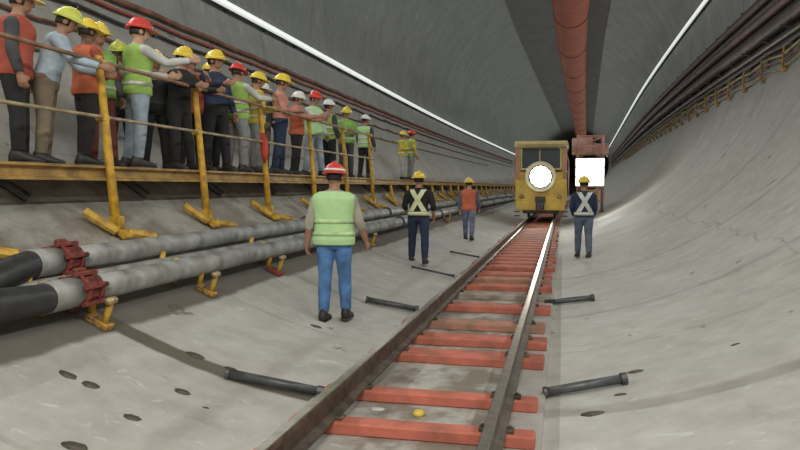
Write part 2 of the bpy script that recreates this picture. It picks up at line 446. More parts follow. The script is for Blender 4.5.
xu, zu = -4.185, 1.09; xl, zl = -3.80, .88; xm, zm = -4.085, .93
pu = pipe(xu, zu, RP, 5.20, 95, 'upper grey steel pipe with a red coupling along the left wall', True)
pl = pipe(xl, zl, RP, 4.93, 95, 'lower grey steel pipe with a red coupling nearest the floor', True)
pm = pipe(xm, zm, .05, 3.9, 90, 'thin pale pipe running between the two thick grey pipes', False)
def coupling(parent, y):
    mb = MB(); mb.tube([(0, y - .10, 0), (0, y + .10, 0)], RP + .012, 16)
    for s_ in (-.08, .08): mb.tube([(0, y + s_ - .02, 0), (0, y + s_ + .02, 0)], RP + .032, 16)
    for k in range(6):
        a = k * PI / 3 + .3; mb.tube([((RP + .036) * math.cos(a), y - .13, (RP + .036) * math.sin(a)), ((RP + .036) * math.cos(a), y + .13, (RP + .036) * math.sin(a))], .022, 6)
    mb.box((-.03, y, RP + .04), (.06, .12, .07), None, .015)
    return tag(mb.build('coupling', M_REDP, parent), 'red bolted coupling')
coupling(pu, .0); coupling(pl, .0)
def hose(x, z, y1, pts, r, label):
    e = empty('rubber_hose', (x, y1, z), 0, label, 'hose', 'black hoses joined to the steel pipes')
    mb = MB(); mb.tube([Vector(p) for p in pts], r, 18); mb.build('hose_body', M_HOSE, e, True)
    q0, q1 = Vector(pts[0]), Vector(pts[1])
    d = (q1 - q0).normalized()
    mb = MB(); mb.tube([q0 - d * .075, q0 + d * .24], [r[0] + .016, r[0] + .016], 18); mb.build('hose_sleeve', M_PIPE, e, True)
    return e
hose(xu, zu, 5.02, [(0, 0, 0), (.02, -.25, .005), (.05, -.50, -.03), (.07, -.78, -.10), (.09, -1.1, -.135), (.10, -2.2, -.15), (.10, -4.5, -.14)], [.108, .115, .125, .125, .122, .12, .12],
     'upper black hose at the left edge, feeding the upper grey pipe')
hose(xl, zl, 4.75, [(0, 0, 0), (.0, -.32, .0), (-.01, -.62, .01), (-.02, -.95, .03), (-.02, -1.3, .04), (-.01, -2.4, .03), (-.01, -4.5, .0)], [.108, .115, .125, .128, .125, .12, .12],
     'lower black hose at the left edge, feeding the lower grey pipe')
def pipe_bracket(y, which, label, rusty=False):
    x = {'l': -3.68, 'u': -4.0, 'm': -4.02}[which]; x += bend(y)
    e = empty('pipe_bracket', (x, y, zf(x, y)), 0, label, 'pipe bracket', 'yellow brackets holding the pipes')
    sl_ = math.radians(27)
    rt = Euler((0, sl_, 0)).to_matrix()
    mb = MB(); mb.box((0, 0, .04), (.22, .12, .06), rt, .01); mb.build('base', M_REDP if rusty else mat('rusty_yellow', (.40, .24, .06), .6, 0, .2, 16, .3, col2=(.12, .06, .03)), e)
    mb = MB(); mb.tube([(.06, -.02, .04), (.12, -.02, .22)], .028, 8); mb.tube([(-.10, .02, .08), (-.06, .02, .30)], .03, 8)
    mb.build('clamp_arm', M_YEL, e, True)
    mb = MB(); mb.tube([(.12, -.07, .22), (.12, .03, .22)], .032, 8); mb.build('bolt', mat('brass_bolt', (.55, .42, .22), .4, .5, .2, 10), e, True)
pipe_bracket(4.98, 'l', 'rusty yellow bracket under the red coupling of the lower pipe')
pipe_bracket(6.75, 'l', 'yellow bracket holding the lower pipe, first beyond the red coupling')
pipe_bracket(8.55, 'l', 'yellow and red bracket holding the lower pipe beside the green vest worker', True)
pipe_bracket(4.65, 'm', 'yellow bracket under the hose at the left edge')
pipe_bracket(6.55, 'm', 'yellow clamp on the thin pipe between the thick pipes, nearer one')
pipe_bracket(8.7, 'm', 'yellow clamp on the thin pipe between the thick pipes, farther one')
pipe_bracket(13.2, 'l', 'small yellow pipe bracket seen between the green vest and the black jacket walkers')
pipe_bracket(22.5, 'l', 'tiny yellow pipe bracket seen between the black jacket and the orange vest walkers')

# ------------------------------------------------------------------ cables on the left wall
def cable(a, off, r, m, y0, y1, label, name='wall_cable', cat='cable', group=None, sag=0.004, per=2.1, n=7):
    e = empty(name, ringpt(a, R0 - off, y0), 0, label, cat, group)
    pts = []
    for y in steps(y0, y1, .7 if y1 < 60 else 1.05):
        s_ = abs(math.sin(PI * (y - y0) / per)); pts.append(ringpt(a + math.degrees(sag * s_) * (-1 if a > 0 else 1), R0 - off, y) - Vector(e.location))
    mb = MB(); mb.tube(pts, r, n); mb.build('cable_run', m, e, True)
    for y in steps(y0 + per, min(y1, 32), per):
        c = MB(); p = ringpt(a, R0 - off * .5, y) - Vector(e.location); c.box(p, (off + .04, .05, .08)); c.build('cable_clip', M_STEEL, e)
    return e
GL = 'cables clipped to the left wall above the walkway'
cable(-74.8, .07, .055, M_CAB, 3, 110, 'thick rusty brown cable, highest on the left wall below the light strip', group=GL)
cable(-73.2, .06, .032, mat('red_cable', (.34, .07, .05), .6), 3, 110, 'thin red cable on the left wall just below the thick brown one', group=GL)
cable(-71.3, .06, .028, M_CABD, 3, 100, 'thin dark cable on the left wall behind the helmets', group=GL, sag=.008)
cable(-67.6, .06, .025, M_CAB, 3, 80, 'thin brown cable on the left wall level with the yellow helmets', group=GL, sag=.01)
cable(-63.0, .05, .03, mat('olive_cable', (.26, .22, .10), .6), 3, 60, 'olive cable on the left wall behind the shoulders of the crowd', group=GL, sag=.008)

# ------------------------------------------------------------------ cable rack on the right wall
RK0 = 1.4
rk = empty('cable_rack', ringpt(84, R0 - .1, 14), 0, 'dark brown rack of pipes and cables on the right wall with yellow brackets', 'cable rack')
ro = -Vector(rk.location)
def rrun(a, off, r, m, name, y0=10, y1=120, label=None, n=8, wob=0.0):
    mb = MB(); mb.tube([ringpt(a - RK0 + wob * math.sin(y * 1.9), R0 - off, y) + ro for y in steps(y0, y1, 1.5 if wob else 3)], r, n)
    o = mb.build(name, m, rk, True)
    if label: o['label'] = label
rrun(94.5, .16, .12, mat('brown_pipe', (.060, .028, .020), .55, .1, .3, 2), 'pipe')
rrun(92.0, .14, .09, M_CABD, 'pipe'); rrun(89.6, .22, .13, mat('brown_pipe_dull', (.085, .038, .027), .55, .1, .3, 2), 'pipe')
rrun(87.2, .12, .07, M_CABD, 'pipe'); rrun(84.4, .28, .15, mat('brown_pipe', (0, 0, 0)), 'pipe'); rrun(81.6, .14, .06, mat('grey_cable', (.15, .10, .08), .5), 'cable')
rrun(79.8, .12, .07, M_CABD, 'cable', wob=.35)
rrun(77.9, .12, .04, mat('olive_cable', (0, 0, 0)), 'cable', wob=.7); rrun(76.5, .10, .03, M_CAB, 'cable', wob=.8)
rrun(74.8, .08, .022, mat('olive_cable', (0, 0, 0)), 'cable', wob=1.0)
mb = MB()                                     # dark tray behind the pipes
mb.loft([[ringpt(a, R0 - o_, y) + ro for a, o_ in ((95.6, .015), (77.6, .015), (77.6, .05), (95.6, .05))] for y in steps(10, 120, 3)]); mb.build('tray', M_CABD, rk)
for y in steps(11, 75, 1.9):
    mb = MB(); yb = MB()
    pts = [ringpt(a, R0 - .06, y) + ro for a in (96, 89, 81, 75)]
    mb.tube(pts, .035, 5); mb.tube([ringpt(81.1, R0 - .02, y) + ro, ringpt(81.1, R0 - .44, y) + ro], .03, 5)
    mb.build('rack_arm', M_STEEL, rk)
    yb.tube([ringpt(78, R0 - .04, y) + ro, ringpt(76.0, R0 - .30, y - .25) + ro, ringpt(72.4, R0 - .10, y + .1) + ro], .032, 5)
    yb.box(ringpt(72.4, R0 - .06, y + .1) + ro, (.1, .16, .14))
    yb.build('rack_bracket', mat('dull_yellow', (.30, .19, .05), .6, 0, .25, 6), rk)

# ------------------------------------------------------------------ people
SKIN = [mat('skin_brown', (.36, .19, .12), .55, 0, .06, 20), mat('skin_tan', (.50, .30, .20), .55, 0, .06, 20), mat('skin_dark', (.20, .105, .065), .55, 0, .06, 20)]
M_HAIR = mat('black_hair', (.015, .012, .010), .6)
M_EYE = mat('eye_dark', (.02, .015, .012), .2)
M_LIP = mat('lip', (.30, .10, .08), .5)
M_SHOE = mat('shoe_leather', (.03, .028, .026), .55)
M_SILV = mat('reflective_silver', (.62, .64, .60), .35, .1, .08, 20)
M_PALEY = mat('reflective_pale_yellow', (.70, .74, .44), .4, 0, .08, 20)
HC = {'yellow': mat('helmet_yellow', (.78, .58, .06), .3, 0, .05, 5), 'red': mat('helmet_red', (.62, .06, .045), .3, 0, .05, 5),
      'white': mat('helmet_white', (.74, .74, .68), .3, 0, .05, 5), 'lime': mat('helmet_lime', (.62, .66, .12), .3, 0, .05, 5)}
CL = {}
def cloth(name, col, var=.14):
    if name not in CL: CL[name] = mat('cloth_' + name, col, .85, 0, var, 7, .35)
    return CL[name]
cloth('lime', (.36, .58, .13)); cloth('pale_green', (.48, .74, .36), .06); cloth('orange', (.66, .17, .08)); cloth('brick', (.42, .09, .055))
cloth('yellow', (.62, .50, .08)); cloth('green', (.25, .46, .12)); cloth('pink', (.60, .27, .20))
cloth('sky', (.40, .50, .58)); cloth('grey', (.42, .42, .40)); cloth('white', (.60, .61, .58)); cloth('black', (.018, .018, .020)); cloth('navy', (.025, .04, .085))
cloth('khaki', (.20, .16, .11)); cloth('denim', (.09, .21, .44), .25); cloth('pale_denim', (.30, .37, .44), .2); cloth('beige', (.40, .36, .30)); cloth('darkgrey', (.07, .07, .075))
cloth('maroon', (.14, .035, .03)); cloth('smoke', (.25, .26, .27)); cloth('worn_blue', (.19, .22, .32), .3); cloth('slate', (.12, .15, .20), .2)
TZ = [(.80, .120, .090, 0), (.86, .160, .115, 0), (.92, .168, .120, -.005), (1.00, .158, .110, 0), (1.10, .148, .103, 0), (1.20, .158, .110, .003), (1.30, .175, .118, .005),
      (1.37, .182, .112, 0), (1.415, .165, .090, -.005), (1.445, .110, .072, -.008), (1.475, .065, .060, -.005)]
def tsec(z):
    z = min(max(z, TZ[0][0]), TZ[-1][0])
    for a, b in zip(TZ, TZ[1:]):
        if z <= b[0]:
            t = (z - a[0]) / (b[0] - a[0]); return [a[i] + (b[i] - a[i]) * t for i in range(1, 4)]
def tring(z, g, n=24, zz=None):
    rx, ry, yc = tsec(z); out = []
    for j in range(n):
        a = 2 * PI * j / n; ca, sa = math.cos(a), math.sin(a); e = .8
        out.append(Vector(((rx + g) * math.copysign(abs(ca) ** e, ca), yc + (ry + g) * math.copysign(abs(sa) ** e, sa), z if zz is None else zz)))
    return out
def person(loc, yaw, H, label, helmet='yellow', vest=None, shirt='grey', sleeve='long', trousers='black', skin=0, arms=((5, 8, 15, 0), (5, 8, 15, 0)),
           legs=((0, 0, 3), (0, 0, 3)), lean=0, head=(0, 0), vx=.014, straps=None, strap_mat=None, bands=True, group=None, band_mat=None, stripe=False, wide=1.0, bulk=0.0):
    """arms: left, right = (swing forward, out, elbow bend, forearm inward); legs: left, right = (thigh forward, knee bend, out), degrees"""
    sc_ = H / 1.78
    root = empty('person', loc, yaw, label, 'person', group); root.scale = (sc_ * wide, sc_ * wide, sc_)
    D = math.radians
    hip = Vector((0, 0, .92)); LM = Matrix.Rotation(-D(lean), 3, 'X')
    # legs first, the lower ankle sets how high the hips are
    LG = []
    for sx, (f, k, o) in zip((-1, 1), legs):
        h = Vector((sx * .088, 0, .90)); d1 = Vector((sx * math.sin(D(o)), math.sin(D(f)) * math.cos(D(o)), -math.cos(D(f)) * math.cos(D(o))))
        d2 = Vector((sx * math.sin(D(o)) * .6, math.sin(D(f - k)), -math.cos(D(f - k)))).normalized()
        kn = h + d1 * .42; an = kn + d2 * .405; LG.append((h, kn, an, f - k))
    dz = .075 - min(l[2].z for l in LG)
    sh = Vector((0, 0, dz))
    def up(p): p = Vector(p); return hip + LM @ (p - hip) + sh
    HM = Matrix.Rotation(D(head[0]), 3, 'Z') @ Matrix.Rotation(D(head[1]), 3, 'X'); nk = Vector((0, 0, 1.47))
    def hd(p): return up(nk + HM @ (Vector(p) - nk))
    AR = []
    for sx, (f, o, e, inn) in zip((-1, 1), arms):
        s_ = Vector((sx * .178, -.005, 1.385)); 
        d1 = Vector((sx * math.sin(D(o)), math.sin(D(f)) * math.cos(D(o)), -math.cos(D(f)) * math.cos(D(o))))
        f2 = D(f + e); oi = D(o * .5 - inn); d2 = Vector((sx * math.sin(oi), math.sin(f2) * math.cos(oi), -math.cos(f2) * math.cos(oi)))
        el = s_ + d1 * .285; wr = el + d2 * .245
        w = Vector((0, math.cos(f2), math.sin(f2))); w = (w - d2 * w.dot(d2)).normalized(); ni = w.cross(d2)
        if ni.x * sx > 0: ni = -ni
        AR.append((sx, s_, el, wr, d1, d2, w, ni))
    def leglofts(mb, g, low=0.0, pel=True):
        if pel: mb.loft([[q + sh for q in tring(z, g + .0, 20)] for z in (.82, .88, .94, 1.0)])
        for h, kn, an, q in LG:
            top = h + Vector((0, 0, .03)); hem = an + (kn - an) * low
            mb.tube([p + sh for p in (top, h.lerp(kn, .25), h.lerp(kn, .6), kn, kn.lerp(an, .3), kn.lerp(an, .65), hem)],
                    [(.088 + g, .088 + g), (.086 + g, .082 + g), (.068 + g, .066 + g), (.055 + g, .055 + g), (.052 + g * 1.1, .054 + g * 1.1), (.042 + g * 1.3, .042 + g * 1.3), (.036 + g * 1.5, .036 + g * 1.5)], 14, up=(0, 1, 0))
    def torso(mb, g, z0, z1=1.475, n=24):
        zs = [z0] + [t[0] for t in TZ if z0 + .01 < t[0] < z1 - .01] + [z1]
        mb.loft([[up(q) for q in tring(z, g, n)] for z in zs])
    def armloft(mb, g, end, start=0.0):
        for sx, s_, el, wr, d1, d2, w, ni in AR:
            pts = [s_ + Vector((-sx * .03, 0, .0)), s_ + d1 * .03, s_.lerp(el, .5), el]; rr = [.050 + g, .056 + g, .047 + g, .041 + g]
            if end <= 1:
                pts = [pts[0], pts[1], s_.lerp(el, end * .55), s_.lerp(el, end)]; rr = [.05 + g, .056 + g, .05 + g, .047 + g * 1.2]
            else: pts += [el.lerp(wr, .35), wr if end >= 2 else el.lerp(wr, end - 1)]; rr += [.040 + g, .029 + g]
            mb.tube([up(p) for p in pts], rr, 12)
    # body: one continuous surface
    b = MB(); torso(b, 0, .82); leglofts(b, 0, 0, False); armloft(b, 0, 2)
    b.tube([up((0, -.005, 1.42)), hd((0, -.002, 1.50)), hd((0, .0, 1.57))], [.062, .056, .056], 14)
    R3 = (LM @ HM)
    b.ell(hd((0, 0, 1.625)), (.076, .094, .112), 18, 12, R3); b.ell(hd((0, .030, 1.560)), (.054, .058, .055), 14, 8, R3)
    b.tube([hd((0, .086, 1.640)), hd((0, .104, 1.598)), hd((0, .088, 1.588))], [.010, .016, .012], 8)
    for sx in (-1, 1): b.ell(hd((sx * .078, -.005, 1.61)), (.014, .022, .032), 8, 6, R3)
    for h, kn, an, q in LG: b.tube([an + sh, an + sh + Vector((0, .05, -.035)), an + sh + Vector((0, .14, -.045))], [.036, .036, .028], 10)
    fr = .0095 if vx < .010 else .0125
    for sx, s_, el, wr, d1, d2, w, ni in AR:
        k0 = wr + d2 * .085
        b.tube([up(wr - d2 * .02), up(wr + d2 * .02), up(wr + d2 * .055), up(k0 + d2 * .008)], [(.026, .022), (.036, .018), (.043, .018), (.040, .015)], 12, up=LM @ w)
        for off, ln in ((.031, .070), (.0105, .080), (-.0105, .075), (-.031, .058)):
            p0 = k0 - d2 * .012 + w * off; c1, c2, c3 = .35, .8, 1.15
            p1 = p0 + (d2 * math.cos(c1) + ni * math.sin(c1) + w * off * 2) * ln * .5
            p2 = p1 + (d2 * math.cos(c2) + ni * math.sin(c2)) * ln * .33; p3 = p2 + (d2 * math.cos(c3) + ni * math.sin(c3)) * ln * .28
            b.tube([up(p) for p in (p0, p1, p2, p3)], [fr * 1.05, fr, fr * .95, fr * .8], 8)
        t0 = wr + d2 * .022 + w * .022; t1 = t0 + (d2 * .6 + w * .75 + ni * .2).normalized() * .042; t2 = t1 + (d2 * .85 + w * .25 + ni * .4).normalized() * .03
        b.tube([up(t0), up(t1), up(t2)], [fr * 1.3, fr * 1.1, fr * .9], 8)
    body = b.voxel('body', SKIN[skin], root, min(vx, .012) if vx >= .010 else .0065, 2)
    h = MB(); h.ell(hd((0, -.012, 1.622)), (.083, .094, .110), 16, 9, R3, -.45, 1); h.build('hair', M_HAIR, root, True)
    for sx in (-1, 1):
        e = MB(); e.ell(hd((sx * .030, .087, 1.632)), (.013, .008, .007), 8, 6, R3); e.build('eye', M_EYE, root, True)
    e = MB(); e.ell(hd((0, .086, 1.553)), (.022, .007, .006), 8, 6, R3); e.build('mouth', M_LIP, root, True)
    # shoes
    for h_, kn, an, q in LG:
        a = an + sh; lift = max(0, a.z - .080); pit = -min(.9, lift * 5.0)
        RM = Matrix.Rotation(pit, 3, 'X'); mb = MB()
        P = lambda x, y, z: a + RM @ Vector((x, y, z))
        prof = [(-.075, .030, .045, -.03), (-.055, .042, .075, .0), (.0, .044, .085, .01), (.05, .044, .055, -.015), (.10, .048, .045, -.03), (.155, .046, .034, -.042), (.19, .028, .022, -.052)]
        mb.loft([[P(rx * math.cos(2 * PI * j / 12), y, max(-.074, zc + rz * math.sin(2 * PI * j / 12))) for j in range(12)] for y, rx, rz, zc in prof])
        s_ = mb.build('shoe', M_SHOE, root, True)
        mb = MB(); mb.loft([[P(x * k, y, z) for x, y in ((-.040, -.078), (.040, -.078), (.044, 0), (.050, .10), (.046, .16), (.02, .197), (-.02, .197), (-.046, .16), (-.050, .10), (-.044, 0))] for z, k in ((-.075, 1), (-.058, 1))])
        mb.build('sole', M_STEEL, s_)
    # clothes
    mb = MB(); leglofts(mb, .014, .10); mb.voxel('trousers', CL[trousers], root, vx, 3)
    mb = MB(); torso(mb, .012, .90 if vest else .87, 1.465); armloft(mb, .012, {'long': 1.97, 'short': .85, 'half': 1.1}[sleeve]); shirt_o = mb.voxel('shirt' if not straps else 'jacket', CL[shirt], root, vx, 3)
    if vest:
        mb = MB(); torso(mb, .030 + bulk, .86, 1.452)
        vo = mb.voxel('vest', CL[vest], root, vx, 2)
        host, g = vo, .036 + bulk
    else: host, g = shirt_o, .020
    bm_ = band_mat or M_SILV
    if vest and bands:
        for z in (.985, 1.12):
            mb = MB(); rr = [[up(q) for q in tring(z + dz_, g + gg, 28)] for dz_, gg in ((-.022, -.012), (-.022, .0), (.022, .0), (.022, -.012))]
            mb.loft(rr, False); mb.build('reflective_band', bm_, host, True)
    if straps:
        mb = MB()
        for s1 in (-1, 1):
            for side in (-1, 1):                 # back and front cross over
                vs = []
                for i in range(15):
                    t = i / 14; z = 1.43 - .42 * t; x = s1 * (.105 - .22 * t); rx, ry, yc = tsec(z)
                    for dx_ in (-.044, .044):
                        xx = x + dx_; q = max(0, 1 - (abs(xx) / (rx + g)) ** 2.5) ** (1 / 2.5)
                        for g2 in (g, g + .012): vs.append(up((xx, yc + side * (ry + g2) * q + side * .004, z)))
                mb.loft([[vs[i * 4], vs[i * 4 + 1], vs[i * 4 + 3], vs[i * 4 + 2]] for i in range(15)])
        mb.build('crossed_strap', strap_mat, host)
        mb = MB(); mb.loft([[up(q) for q in tring(.97 + dz_, g + gg, 28)] for dz_, gg in ((-.034, -.012), (-.034, .006), (.034, .006), (.034, -.012))], False)
        mb.build('waist_strap', strap_mat, host, True)
    # helmet
    mb = MB(); mb.ell(hd((0, -.005, 1.655)), (.112, .137, .122), 22, 8, R3, 0, 1)
    mb.tube([hd((0, -.125, 1.70)), hd((0, -.07, 1.765)), hd((0, -.005, 1.785)), hd((0, .06, 1.768)), hd((0, .11, 1.715))], [.010, .016, .017, .016, .010], 8)
    ho = mb.build('helmet', HC[helmet], root, True)
    mb = MB(); rings = []
    for k, z in ((.96, .004), (1.0, -.002), (1.0, -.010), (.94, -.008)):
        rings.append([hd((.128 * k * math.cos(2 * PI * j / 24), -.005 + (.152 + (.045 if math.sin(2 * PI * j / 24) > 0 else 0) * math.sin(2 * PI * j / 24)) * k * math.sin(2 * PI * j / 24), 1.655 + z)) for j in range(24)])
    mb.loft(rings); mb.build('helmet_brim', HC[helmet], ho, True)
    if stripe:
        mb = MB(); mb.loft([[hd((.1135 * k * math.cos(2 * PI * j / 24), -.005 + .1385 * k * math.sin(2 * PI * j / 24), z)) for j in range(24)] for z, k in ((1.675, .97), (1.675, 1.012), (1.70, .975), (1.70, .93))], False)
        mb.build('helmet_band', HC['white'], ho, True)
    return root
W_HANG = ((4, 9, 14, 2), (4, 9, 14, 2))
def fl(x, y): return (x, y, zf(x, y) + .004)
# the four who walk along the invert towards the locomotive
person(fl(-2.54, 7.6), math.radians(3), 1.82, 'person in pale green vest, blue jeans and red helmet walking away, nearest of the walkers', 'red', 'pale_green', 'beige', 'half', 'denim', 0,
       ((-14, 13, 20, 0), (12, 15, 14, -4)), ((-5, 4, 0), (9, 5, 1)), 2, (0, -4), vx=.009, bands=True, band_mat=mat('band_on_vest', (.50, .68, .34), .4), stripe=True, wide=1.08, bulk=.022)
person(fl(-2.72, 13.3), math.radians(2), 1.80, 'person in black with pale yellow crossed straps and yellow helmet left of the track', 'yellow', None, 'black', 'half', 'navy', 0,
       ((10, 16, 40, 15), (-6, 16, 35, 10)), ((10, 4, 5), (-8, 8, 4)), 2, (0, 0), vx=.009, straps=True, strap_mat=M_PALEY, wide=1.12)
person(fl(-2.60, 19.8), math.radians(-4), 1.79, 'person in orange red vest and yellow helmet walking farthest away, left of the track', 'yellow', 'orange', 'slate', 'long', 'worn_blue', 1,
       ((-8, 10, 18, 4), (14, 10, 18, 4)), ((13, 6, 2), (-7, 12, 2)), 2, (0, 0), vx=.010, bands=False, wide=1.1)
person(fl(.45, 15.85), math.radians(6), 1.80, 'person in a navy jacket with white crossed straps walking right of the track', 'yellow', None, 'navy', 'long', 'slate', 0,
       ((12, 8, 30, 18), (8, 9, 24, 12)), ((14, 10, 0), (-6, 10, 0)), 2, (0, 0), vx=.009, straps=True, strap_mat=M_SILV, wide=1.12)
# the crowd on the walkway
GC = 'visitors crowding the raised walkway'
rail2 = ((48, 12, 45, 10), (52, 12, 40, 10)); phone = ((45, 10, 85, 20), (50, 8, 80, 22)); down = W_HANG; point = ((20, 10, 40, 5), (80, 5, 10, 5))
fold = ((18, 10, 75, 35), (18, 10, 75, 35)); onearm = ((6, 10, 12, 0), (55, 14, 35, 5))
rn = random.Random(11)
def crowd(x, y, yaw, H, label, **k):
    st = rn.uniform(2, 7)
    if 'legs' not in k: k['legs'] = ((rn.uniform(-4, 8), 3, st), (rn.uniform(-6, 6), 5, st))
    k.setdefault('head', (rn.uniform(-18, 18), rn.uniform(-16, -4)))
    k.setdefault('wide', 1.12)
    return person((x, y, DZ + .003), math.radians(yaw), H, label, group=GC, vx=.013, **k)
crowd(-5.34, 6.0, -60, 1.78, 'person in brick red vest and black trousers, leftmost of the walkway crowd', helmet='yellow', vest='brick', shirt='darkgrey', trousers='black', arms=down, bands=False, lean=4)
crowd(-5.34, 6.42, -60, 1.70, 'person in a pale blue shirt and khaki trousers with a yellow helmet on the walkway', helmet='lime', shirt='sky', trousers='khaki', arms=rail2, lean=16)
crowd(-5.25, 6.98, -30, 1.66, 'person in orange red vest and yellow helmet just left of the nearest yellow post', helmet='yellow', vest='orange', shirt='brick', trousers='black', arms=fold, skin=2, bands=False)
crowd(-5.50, 7.50, -110, 1.74, 'person in a dark shirt and yellow helmet half hidden behind the nearest yellow post', helmet='yellow', vest='green', shirt='darkgrey', trousers='maroon', arms=down)
crowd(-5.52, 7.97, -140, 1.62, 'person in lime helmet in the back row, left of the nearest red helmet', helmet='lime', vest='green', shirt='grey', trousers='darkgrey', arms=down)
crowd(-5.22, 7.88, -40, 1.88, 'person in red helmet, white sleeves, lime vest and pale jeans leaning on the rail', helmet='red', vest='lime', shirt='white', trousers='pale_denim', arms=((35, 12, 60, 10), (60, 14, 45, 5)), lean=2, skin=1)
crowd(-5.50, 8.72, -120, 1.64, 'person in yellow helmet and dark clothes just right of the nearest red helmet', helmet='yellow', shirt='darkgrey', trousers='black', arms=phone)
crowd(-5.22, 8.85, -100, 1.70, 'person all in black with yellow helmet just left of the second yellow post', helmet='yellow', shirt='black', trousers='black', arms=rail2, lean=6)
crowd(-5.46, 9.60, -140, 1.78, 'person in an orange vest over black behind the second yellow post', helmet='yellow', vest='brick', shirt='brick', trousers='black', arms=phone, bands=False)
crowd(-5.18, 9.83, -110, 1.84, 'person in navy shirt, black trousers and yellow helmet right of the second post', helmet='yellow', shirt='navy', trousers='black', arms=onearm)
crowd(-5.50, 10.3, -110, 1.76, 'person in a maroon shirt and yellow helmet in the back row beside the navy shirt', helmet='yellow', shirt='maroon', trousers='black', arms=down)
crowd(-5.22, 10.65, -25, 1.80, 'person in a red helmet, white shirt, lime vest and grey trousers, back turned', helmet='red', vest='lime', shirt='white', trousers='smoke', arms=rail2)
crowd(-5.20, 11.35, -60, 1.76, 'person in a yellow vest with a red cloth hanging by the third yellow post', helmet='yellow', vest='yellow', shirt='yellow', trousers='smoke', arms=fold)
crowd(-5.50, 12.2, -120, 1.74, 'person in a white helmet and dark shirt at the back, right of the yellow vest', helmet='white', shirt='darkgrey', trousers='khaki', arms=down)
crowd(-5.22, 12.45, -70, 1.90, 'person in a pink shirt and pale yellow helmet with navy trousers', helmet='yellow', vest=None, shirt='pink', trousers='navy', arms=fold)
crowd(-5.22, 13.3, -80, 1.68, 'person in a white helmet and red vest with dark trousers left of the fourth post', helmet='white', vest='orange', shirt='pink', trousers='black', arms=rail2, bands=False)
crowd(-5.34, 14.6, -110, 1.86, 'person in a red helmet and pale grey shirt just right of the fourth post', helmet='red', vest='pale_green', shirt='white', trousers='pale_denim', arms=onearm, bands=False)
crowd(-5.28, 15.45, -35, 1.78, 'person in a white helmet, lime vest and dark sleeves above the green vest walker', helmet='white', vest='lime', shirt='darkgrey', trousers='black', arms=down)
crowd(-5.38, 17.1, -140, 1.80, 'person in yellow helmet and green vest, middle one of the three lime vests', helmet='yellow', vest='green', shirt='green', trousers='darkgrey', arms=fold)
crowd(-5.34, 18.7, -20, 1.76, 'person in a white helmet, lime vest and black trousers, last of the dense crowd', helmet='white', vest='pale_green', shirt='darkgrey', trousers='black', arms=down)
crowd(-5.42, 23.7, -100, 1.70, 'person in a yellow vest standing apart far along the walkway', helmet='yellow', vest='yellow', shirt='yellow', trousers='grey', arms=fold)
crowd(-5.30, 24.6, -60, 1.80, 'person in a red helmet and lime vest standing apart far along the walkway', helmet='red', vest='lime', shirt='yellow', trousers='smoke', arms=down)
# red cloth tied to the third post
e = MB(); e.tube([(-4.86, 10.86, 2.62), (-4.84, 10.86, 2.45), (-4.83, 10.85, 2.25), (-4.83, 10.86, 2.12)], [(.03, .02), (.07, .04), (.06, .035), (.02, .02)], 10)
tag(e.build('red_cloth', cloth('redcloth', (.60, .07, .05)), None, True), 'red cloth hanging on the third yellow post', 'cloth')

# ------------------------------------------------------------------ the locomotive
LX, LY = -.93, 30.0
lx = LX + bend(LY) 
loco = empty('mine_locomotive', (lx, LY, .37), math.radians(-1.0), 'yellow narrow-gauge locomotive with a glaring headlight at the end of the track', 'locomotive')
M_LY = mat('loco_yellow', (.80, .56, .11), .4, 0, .12, 1.5, .05, col2=(.60, .40, .08)); M_LP = mat('loco_pink_red', (.52, .26, .20), .5, 0, .15, 2)
M_GLASS = mat('cab_glass', (.05, .06, .065), .12, 0, .05, 2); M_ROOF = mat('loco_roof_cream', (.62, .50, .24), .5, 0, .1, 2)
def lp(name, m, boxes, parent=loco, bev=.03):
    mb = MB()
    for c, d in boxes: mb.box((c[0], c[1], c[2] + (.12 if parent is loco and name != 'chassis' else 0)), d, None, bev)
    return mb.build(name, m, parent)
lp('chassis', M_STEEL, [((0, 3.5, .38), (1.5, 6.8, .30))])
lp('front_body', M_LY, [((0, .35, 1.02), (2.1, .7, 1.10)), ((0, -.0, .62), (1.6, .08, .3))], bev=.06)
lp('battery_box', M_LY, [((0, 4.8, 1.05), (2.0, 4.2, 1.2))], bev=.06)
cab = lp('cab', M_LY, [((0, 1.65, 1.35), (2.08, 1.9, 1.8)), ((-.93, .42, 2.3), (.16, .5, 1.5)), ((.93, .42, 2.3), (.16, .5, 1.5)), ((0, .42, 1.7), (1.8, .5, .34)), ((0, 1.5, 2.35), (2.0, 2.1, 1.0))], bev=.04)
for sx in (-1, 1): 
    for bx_ in [((sx * 1.0, .16, 2.1), (.14, .12, 1.75)), ((sx * 1.03, 1.2, 2.0), (.06, .12, 1.7))]: tag(lp('cab_pillar', M_LP, [bx_], bev=.02), 'faded red pillar')
lp('window_frame', M_ROOF, [((0, .155, 2.86), (1.7, .05, .10)), ((0, .155, 1.98), (1.7, .05, .08)), ((-.82, .155, 2.42), (.07, .05, .9)), ((.82, .155, 2.42), (.07, .05, .9)), ((-.05, .155, 2.42), (.05, .05, .9))], bev=.01)
lp('windscreen', M_GLASS, [((0, .16, 2.42), (1.62, .03, .86))], bev=.0)
tag(lp('cab_roof', M_ROOF, [((0, 1.5, 3.02), (2.2, 3.0, .28)), ((0, -.03, 3.06), (2.0, .12, .18))], bev=.05), 'pale cream roof')
lp('sun_visor', M_STEEL, [((0, .05, 2.83), (1.5, .22, .05))], bev=.01)
lp('buffer_beam', M_LY, [((0, -.06, .42), (2.0, .16, .34))], bev=.03)
mb = MB(); mb.box((0, -.24, .54), (.34, .26, .26), None, .03); mb.tube([(0, -.3, .54), (0, -.52, .54)], [.10, .13], 14); mb.build('coupler', M_STEEL, loco)
mb = MB(); mb.box((0, -.11, .78), (.42, .06, .34), None, .02)
